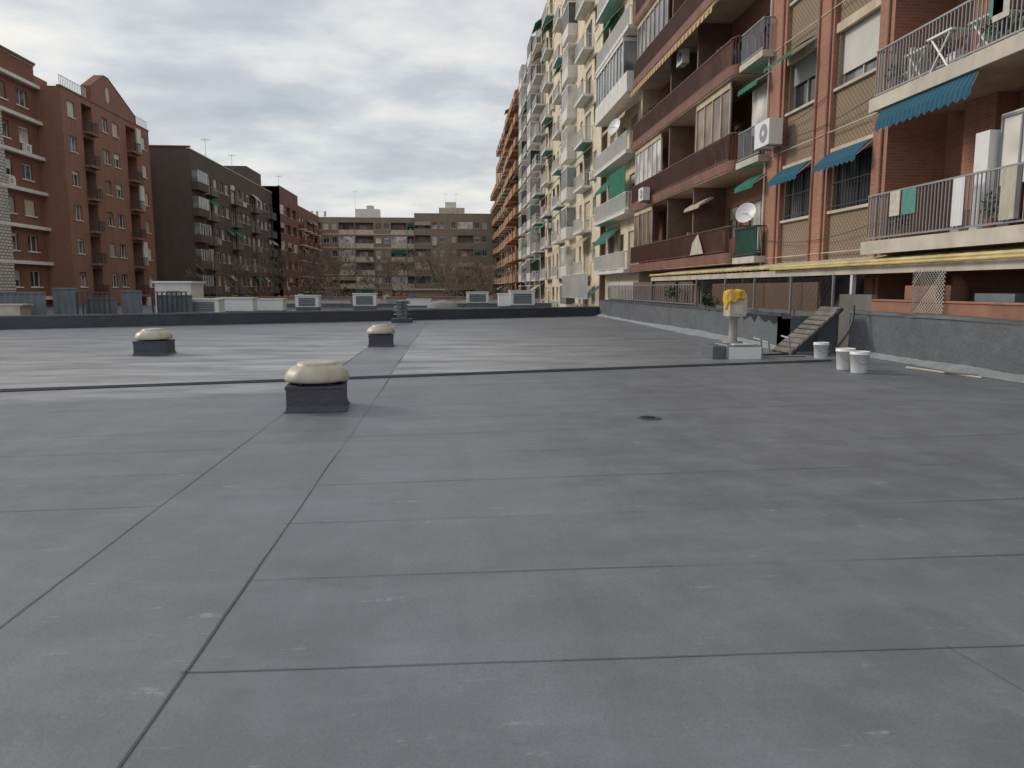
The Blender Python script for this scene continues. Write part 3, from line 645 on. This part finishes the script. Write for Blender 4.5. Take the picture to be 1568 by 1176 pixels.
# ============================================================ patio strip on the right
b=Obj('patio_canopy')
x0=9.75
b.tube('yellow_pipe',(x0,6,2.06),(x0,36,2.06),.05,.05,'yellow_paint',8); b.tube('yellow_pipe',(x0-.12,6,1.98),(x0-.1,22,2.0),.035,.035,'yellow_paint',8)
b.box('beam',FR('R',9.78),6,36,-.08,0,1.78,1.96,'off_white')
n=140
for i in range(n):
    y0=6+30*i/n; y1=6+30*(i+1)/n; za=.03*(i%2); zb2=.03*((i+1)%2)
    b.poly('corrugated_sheet',[(9.7,y0,2.0+za),(9.7,y1,2.0+zb2),(10.95,y1,2.25+zb2),(10.95,y0,2.25+za)],'off_white')
for y in (7.5,11,14.3,17.6,21,24.5,28.5,32,35.8): b.box('posts',FR('R',9.8),y,y+.1,-.1,-.003,-.5,1.78,'rail_dark' if y!=17.6 else 'white_paint')
b.done()
b=Obj('patio_wall')
b.box('terracotta_wall',FR('R',9.5),6,16.2,-.12,0,-.5,1.16,'terracotta'); b.box('terracotta_wall',FR('R',9.5),16.2,17.6,-.12,.0,-.5,1.3,'concrete_dark')
b.box('terracotta_wall',FR('R',9.5),17.6,44,-.12,0,-.5,.85,'concrete_dark'); b.box('coping',FR('R',9.5),6,16.2,-.15,.03,1.163,1.2,'brick_orange')
b.box('patio_floor',FRr,4,86,.003,1.9,-.6,-.5,'concrete_dark')
b.box('white_panels',FR('R',9.9),40,46,-.05,0,.8,1.8,'off_white'); b.box('brown_panels',FR('R',9.9),30,40,-.05,0,.2,1.75,'brown_render')
b.box('rubbish',FR('R',9.6),12.2,13.2,-.6,-.15,1.1,1.35,'metal_sheet'); b.box('rubbish',FR('R',9.6),14.1,15.6,-.6,-.3,1.2,1.5,'terracotta')
plant(b,'plants',(9.4,31,1.3),.4,n=120); plant(b,'plants',(9.3,26.5,1.0),.3,n=90); b.done()
b=Obj('wire_mesh_fence')
fr=FR('R',9.42)
def mesh_panel(u0,u1,z0,z1,s,mat,r=.006):
    n=int((u1-u0+(z1-z0))/s)
    for i in range(n):
        for sg in (1,-1):
            a=u0-(z1-z0)+i*s if sg==1 else u0+i*s
            p0=[a,z0]; p1=[a+sg*(z1-z0),z1]
            lo,hi=(p0,p1) if p0[0]<p1[0] else (p1,p0)
            if hi[0]<=u0 or lo[0]>=u1: continue
            sl=(hi[1]-lo[1])/(hi[0]-lo[0])
            if lo[0]<u0: lo=[u0,lo[1]+sl*(u0-lo[0])]
            if hi[0]>u1: hi=[u1,hi[1]+sl*(u1-hi[0])]
            b.tube('mesh',(9.42+.01*sg,lo[0],lo[1]),(9.42+.01*sg,hi[0],hi[1]),r,r,mat,3,False)
mesh_panel(17.7,28,.85,1.72,.12,'rail_dark',.005); mesh_panel(13.6,14.6,.95,1.8,.08,'off_white',.008)
for y in (17.7,20,22.5,25,28): b.box('posts',fr,y,y+.05,0,.05,-.4,1.78,'rail_grey')
b.box('reed_screen',FR('R',9.5),19,27,-.2,-.15,.85,1.6,'shutter_brown')
b.done()
b=Obj('white_railing_fence'); rail(b,FR('R',9.42),28.2,44,0,.75,.85,'rail_grey',.35,.04); 
for y in range(52,64,2): rail(b,FR('R',9.6),y,y+1.9,0,.6,1.9,'rail_white',.25,.05)
b.done()
# ============================================================ LEFT BUILDINGS
b=Obj('red_brick_apartment_building'); fl=FR('L',-35.6)
ops=[]; zs=[3.55-3+3*k for k in range(-1,7)]
for k,z in enumerate(zs):
    for (a,c) in ((46,47.8),(49.5,51),(55.5,57.2),(64.2,65.6),(67.0,68.6)):
        if z+2.4>20: continue
        o_=(a,c,z+1.0,z+2.35); ops.append(o_); opening(b,fl,*o_,'brick_left',.2)
        b.box('windows',fl,a-.1,c+.1,.003,.1,z+.9,z+.998,'white_paint')
        if R.random()<.25: ac(b,fl,a+.2,z+.2)
    if z>0: b.box('trim',fl,45,70,.003,.45,z-.12,z+.16,'white_paint')
    if 0<z<15: b.box('lattice_screen',fl,57.5,64.0,.003,.40,z+.165,z+2.875,'white_lattice_brick')
wall(b,fl,45,70,GZ,20.3,ops,'brick_left'); shell(b,fl,45,70,GZ,20.3,14,'brick_left')
b.box('roof',fl,45,70.03,-.3,.2,20.42,20.6,'brick_dark_red')
f2=FR('L',-33.5); ops=[]
for k,z in enumerate(zs):
    if z>16: continue
    for (a,c,t) in ((71,72.3,'w'),(73.6,75.6,'l'),(77.5,78.8,'w'),(79.8,81.2,'w'),(83.0,85.4,'l'),(86.7,88.0,'w')):
        if t=='w': o_=(a,c,z+1,z+2.35); opening(b,f2,*o_,'brick_left2',.2); ops.append(o_); b.box('windows',f2,a-.06,c+.06,.003,.08,z+.92,z+.998,'white_paint')
        else:
            o_=(a,c,z+.2,z+2.7); ops.append(o_); opening(b,f2,*o_,'brick_left2',1.1,shut=R.choice([0,0,1]),gl='glass_dark')
            b.box('balcony_slabs',f2,a-.05,c+.05,.003,.6,z,z+.2,'brick_left2'); rail(b,f2,a,c,.5,z+.2,1.0,'rail_dark',.2,.03,0.02)
    if k%2==0: b.box('drying_screens',f2,85.5,86.5,.003,.15,z+.3,z+2.9,'white_paint')
wall(b,f2,70,89,GZ,18.8,ops,'brick_left2'); shell(b,f2,70,89,GZ,18.8,14,'brick_left2','brick_left2')
for dx in (0,.75):
    b.poly('gable',[(-33.45-dx,75.5,18.8),(-33.45-dx,85.5,18.8),(-33.45-dx,85.5,19.6),(-33.45-dx,79.4,21.9),(-33.45-dx,78.4,21.9),(-33.45-dx,75.5,20.2)],'brick_left2')
gp=[(75.5,18.8),(75.5,20.2),(78.4,21.9),(79.4,21.9),(85.5,19.6),(85.5,18.8)]
for p,q_ in zip(gp,gp[1:]):
    b.poly('gable',[(-33.4,p[0],p[1]+.05),(-33.4,q_[0],q_[1]+.05),(-34.3,q_[0],q_[1]+.05),(-34.3,p[0],p[1]+.05)],'brick_dark_red')
ring=[]; 
for j in range(20): t=2*math.pi*j/20; ring.append((-33.42,79+.4*math.cos(t),20.2+.75*math.sin(t)))
b.poly('gable_oculus',ring,'off_white')
rail(b,f2,85.7,88.9,-.1,18.9,.9,'rail_white',.3,.04); rail(b,f2,70.1,74.9,-.1,18.9,.9,'rail_white',.3,.04)
b.box('roof_shed',f2,71,76,-9,-4,18.3,20.6,'brick_left2')
b.done()
b=Obj('dark_brown_apartment_building')
modules(b,FR('L',-30.5),93,134,-2.4,6,3.1,[(2.4,'win'),(2.6,'win'),(3.2,'balc'),(2.6,'win')],'brick_dark_brown',ztop=17.7,rail_m='rail_grey',pawn=.1,depth=.8,slab='brick_dark_brown')
ff=FR('F',93.0); ops=[]
for k in range(6):
    z=-2.4+3.1*k; o_=(-41.6,-40.5,z+1,z+2.3); ops.append(o_); opening(b,ff,*o_,'brick_dark_brown',.2)
    b.box('galleries',FR('L',-30.5),93.4,97.2,.005,.7,z+.95,z+2.3,'glass_mid')
    for i in range(5): b.box('galleries',FR('L',-30.5),93.4+i*.93,93.47+i*.93,.701,.74,z+.95,z+2.3,'white_paint')
    b.box('galleries',FR('L',-30.5),93.3,97.3,.005,.75,z+.0,z+.947,'brick_dark_brown')
wall(b,FR('F',92.99),-42.5,-30.5,GZ,17.9,ops,'brick_dark_brown'); b.box('roof',ff,-42.6,-30.4,-.3,.1,17.9,18.05,'brick_dark_red')
for x in (-40,-39.3,-38.2): b.tube('chimneys',(x,95,17.5),(x,95,18.9),.25,.25,'brick_dark_brown',8)
for y in (104,116): antenna(b,-32,y,17.8,3.2)
b.box('roof_shed',FR('L',-31.5),122,131,-7,-.0,17.7,20.3,'brick_dark_brown'); b.done()
b=Obj('reddish_apartment_building')
modules(b,FR('L',-29.3),134.3,150,-2.4,6,3.15,[(3,'log'),(2.4,'win')],'brick_left',ztop=18.9,rail_m='solid_brick_left',pawn=.1)
modules(b,FR('L',-29.8),150.2,176,-2.4,6,3.1,[(2.4,'win'),(3.4,'balc')],'brick_left',ztop=17.5,rail_m='solid_brick_left',pawn=.1)
b.q('walls',FR('F',134.3),[(-40,0,GZ),(-29.3,0,GZ),(-29.3,0,18.9),(-40,0,18.9)],'brick_left')
antenna(b,-31,142,18.8,3)
b.done()
b=Obj('tan_apartment_block')
modules(b,FR('F',178),-34,-8.3,-1.6,6,3.1,[(4.4,'log'),(2.0,'win'),(1.8,'win'),(3.8,'log')],'brick_end',ztop=17.6,rail_m='solid_cream2',pawn=.06,band='cream2',awn=('awn_beige','awn_green'))
b.box('roof_shed',FR('F',178),-22,-16.5,-6,-2,17.5,19.8,'white_paint'); b.box('roof_shed',FR('F',178),-19.5,-18,-5.8,-3,19.8,20.7,'off_white')
antenna(b,-22,180,18,6)
for x in (-32,-30.8,-29): b.tube('chimneys',(x,180,18),(x,180,19.2),.3,.3,'off_white',6)
b.done()
b=Obj('brown_apartment_block')
modules(b,FR('F',176.5),-8.2,11.5,-1.6,6,3.15,[(3.8,'log'),(1.7,'win'),(1.7,'win'),(1.0,'wall'),(1.7,'win')],'brick_end',ztop=18.5,rail_m='solid_brick_end',pawn=.05,awn=('awn_beige','awn_green'))
b.box('roof_shed',FR('F',176.5),-2.5,3.5,-6,-2,18.5,20.1,'off_white'); b.box('roof_shed',FR('F',176.5),-1,1.5,-5.5,-3,20.1,21.5,'white_paint')
for x in (-1,1.5): antenna(b,x,179,18.5,5)
b.done()
# ============================================================ neighbouring roofs behind end parapet
b=Obj('neighbouring_flat_roof')
b.poly('deck',[(-60,10,-.15),(-33,18.5,-.15),(7.2,37.9,-.15),(7.3,72,-.15),(-28,72,-.15),(-60,45,-.15)],'wall_membrane')
b.poly('walls',[(-28,72,GZ),(7.3,72,GZ),(7.3,72,-.16),(-28,72,-.16)],'concrete')
for (x0,x1,y,z1,m) in ((-13,7.2,45.5,.35,'off_white'),(-20,7.2,53,.5,'wall_membrane'),(-22,7.2,61,.62,'off_white'),(-27,7.3,71.5,.75,'terracotta')):
    b.box('low_walls',FR('F',y),x0,x1,-.25,0,-.15,z1-.15,m); b.box('low_walls',FR('F',y),x0,x1,-.28,.03,z1-.148,z1-.10,'pale_membrane')
for k in range(26):
    x=R.uniform(-18,6.8); y=R.uniform(54,71); w_=R.uniform(.2,.6)
    b.box('small_flues',FR('F',y),x,x+w_,-w_,0,-.15,R.uniform(.5,1.15),R.choice(['concrete','off_white','metal_sheet','terracotta']))
b.done()
def skylight(x,y,w,top,dp=.8,white=True):
    hh=top+.15
    o=Obj('rooftop_skylight_box'); f=FR('F',y); z=-.15
    o.box('curb',f,x,x+w,-dp,0,z,z+hh*.45,'wall_membrane'); o.box('housing',f,x-.03,x+w+.03,-dp-.03,.03,z+hh*.45+.002,z+hh*.94,'plastic_white')
    o.box('lid',f,x-.07,x+w+.07,-dp-.07,.07,z+hh*.94+.002,z+hh,'rail_white')
    if not white:
        o.box('dark_grille',f,x+.15,x+w-.15,.032,.04,z+hh*.5,z+hh*.88,'metal_sheet')
        for k in range(4): o.box('louvres',f,x+.15,x+w-.15,.041,.06,z+hh*(.52+.09*k),z+hh*(.55+.09*k),'rail_grey')
    o.done(bevel=(.01,('housing','lid')))
for (x,x1,y,top,wh) in ((-11.2,-9.95,33,1.0,False),(-10.9,-9.3,36,1.0,True),(-9.6,-8.35,38,.92,True),(-8.5,-7.3,42,1.06,False),(-5.5,-4.25,43,1.15,False),(1.1,2.5,50,1.2,False),(2.7,3.3,41.6,1.15,True),(3.3,4.6,41,1.32,False),(-3,-1.4,52,.7,True),(-12.5,-11.5,40,.9,True)):
    skylight(x,y,x1-x,top,.8,wh)
o=Obj('rooftop_dome_vent'); o.lathe('base',(-.5,47,-.15),[(.9,0),(.9,.35)],'metal_sheet',20); o.lathe('dome',(-.5,47,.2),[(1.0,0),(.9,.25),(.6,.4),(0,.5)],'concrete',20); o.done(smooth=('dome',))
b=Obj('metal_railing_fence')
for (x0,x1,y) in ((-14.34,-13.1,30),(-12.3,-10.9,32)): rail(b,FR('F',y),x0,x1,0,-.1,1.4,'rail_dark',.2,.05)
b.done()
b=Obj('corrugated_metal_hoarding')
for (x0,x1,y,z1) in ((-15.2,-14.3,30,1.4),(-22,-15.2,29.5,1.25),(-13.1,-12.3,31,1.3),(-14.3,-13.1,30.6,1.0),(-12.3,-10.9,32.6,1.1),(-26,-22,29,1.25)):
    n=int((x1-x0)/.12)
    for i in range(n):
        xa=x0+(x1-x0)*i/n; xb=x0+(x1-x0)*(i+1)/n; b.poly('sheets',[(xa,y+.05*(i%2),-.15),(xb,y+.05*((i+1)%2),-.15),(xb,y+.05*((i+1)%2),z1),(xa,y+.05*(i%2),z1)],'metal_sheet')
    b.box('top_rail',FR('F',y),x0,x1,-.08,.02,z1,z1+.06,'metal_sheet')
b.done()
b=Obj('white_rooftop_shed'); f=FR('F',40); b.box('walls',f,-15.2,-13.4,-2,0,-.15,1.7,'white_paint'); b.box('roof',f,-15.3,-13.3,-2.1,.1,1.702,1.8,'plastic_white')
b.box('door',f,-14.6,-14.0,.002,.04,-.1,1.3,'rail_grey'); b.done()
b=Obj('cream_rooftop_cabinet'); f=FR('F',28.3); b.box('body',f,-16.5,-15.5,-.7,0,-.15,.82,'beige_plastic'); b.box('lid',f,-16.6,-15.4,-.75,.05,.822,.87,'off_white'); b.done()
b=Obj('courtyard_kiosk'); f=FR('F',110); b.box('walls',f,-8,-1,-5,0,GZ,1.1,'brick_tan'); b.box('roof',f,-8.3,-.7,-5.3,.3,1.102,1.35,'off_white')
b.box('windows',f,-7,-5.5,.002,.05,-1,.2,'glass_dark'); b.box('windows',f,-4,-2.2,.002,.05,-1,.2,'glass_dark'); b.done()
# ============================================================ bare trees
T=Obj('distant_bare_trees',True)
def branch(p,d,L,r,lev):
    for s_ in range(2):
        d=(d+Vector((R.uniform(-1,1),R.uniform(-1,1),R.uniform(-.3,.6)))*.16).normalized(); q_=p+d*L/2
        T.tube('m',p,q_,r,r*.82,'bark',4 if lev<2 else 3,False); p=q_; r*=.82
    if lev>=5: return
    for k in range(3 if lev<4 else 4):
        nd=(d+Vector((R.gauss(0,1),R.gauss(0,1),R.gauss(.3,.5)))*.55).normalized(); branch(p,nd,L*R.uniform(.66,.84),max(.022,r*.64),lev+1)
for (x,y,s_) in ((-27,88,1.0),(-24,100,1.1),(-21,92,.95),(-17.5,108,1.15),(-14,100,1.05),(-12,114,1.2),(-8,101,1.05),(-4,115,1.15),(-1,98,.95),(2,112,1.1),(4.5,100,1.0),(-26,118,1.2),(-19,125,1.3),(6.8,115,1.1),(-6.5,130,1.25),(.5,132,1.3)):
    branch(Vector((x,y,GZ)),Vector((0,0,1)),3.1*s_,.19*s_,0)
T.done()
b=Obj('courtyard_shrubs',True)
for i in range(26):
    x=R.uniform(-29,7); y=R.uniform(78,100); plant(b,'m',(x,y,GZ+2.6+R.uniform(0,1.8)),R.uniform(1.2,2.2),R.choice(['leaf_brown','leaf_green','leaf_brown']),260,.22)
    b.tube('m',(x,y,GZ),(x,y,GZ+2.6),.1,.06,'bark',5)
b.done()
# ============================================================ world
w=bpy.data.worlds.new("World"); S.world=w; w.use_nodes=True; nt=w.node_tree; bg=nt.nodes['Background']
EL,AZ=math.radians(28),math.radians(-62)
sky=N(nt,'ShaderNodeTexSky'); sky.sky_type='NISHITA'; sky.sun_disc=False; sky.sun_elevation=EL; sky.sun_rotation=AZ; sky.air_density=1.2; sky.dust_density=2
tc=N(nt,'ShaderNodeTexCoord'); s=N(nt,'ShaderNodeSeparateXYZ'); nt.links.new(tc.outputs['Generated'],s.inputs[0])
zc=mth(nt,'ADD',mth(nt,'MAXIMUM',s.outputs[2],0.0),.16)
cx=N(nt,'ShaderNodeCombineXYZ'); nt.links.new(mth(nt,'DIVIDE',s.outputs[0],zc),cx.inputs[0]); nt.links.new(mth(nt,'DIVIDE',s.outputs[1],zc),cx.inputs[1])
n1=noise(nt,cx.outputs[0],1.5,6,.56,(1,1.2,1)); n2=noise(nt,cx.outputs[0],.4,2,.5)
f=mth(nt,'ADD',mth(nt,'MULTIPLY',n1,.7),mth(nt,'MULTIPLY',n2,.4))
cr=N(nt,'ShaderNodeValToRGB'); nt.links.new(f,cr.inputs[0]); e=cr.color_ramp.elements
e[0].position=.42; e[0].color=(.50,.55,.61,1); e[1].position=.68; e[1].color=(1.04,1.01,.94,1)
k=e.new(.50); k.color=(.61,.65,.70,1); k=e.new(.58); k.color=(.82,.83,.83,1)
hz=ramp(nt,s.outputs[2],.20,0.0)
cl=mixc(nt,mth(nt,'MULTIPLY',hz,.6),cr.outputs[0],(.76,.78,.785))
vm=N(nt,'ShaderNodeVectorMath'); vm.operation='SCALE'; nt.links.new(cl,vm.inputs[0]); vm.inputs[3].default_value=8.6
mx=mixc(nt,.9,sky.outputs[0],vm.outputs[0]); nt.links.new(mx,bg.inputs[0]); bg.inputs[1].default_value=.11
sl=bpy.data.lights.new('sun','SUN'); sl.energy=1.5; sl.angle=math.radians(14); sl.color=(1,.91,.78); so=bpy.data.objects.new('sun',sl); S.collection.objects.link(so)
dr=Vector((math.sin(AZ)*math.cos(EL),math.cos(AZ)*math.cos(EL),math.sin(EL))); so.rotation_euler=dr.to_track_quat('Z','Y').to_euler(); so.location=(0,0,60)
# ============================================================ camera
c=bpy.data.cameras.new('camera'); c.sensor_width=36; c.lens=36*1137/1568; c.clip_end=6000; co=bpy.data.objects.new('camera',c); S.collection.objects.link(co)
co.location=(0,0,1.45); co.rotation_euler=(math.radians(90-7.37),0,math.radians(-4.7)); S.camera=co
S.view_settings.view_transform='Standard'; S.view_settings.look='None'; S.view_settings.exposure=0
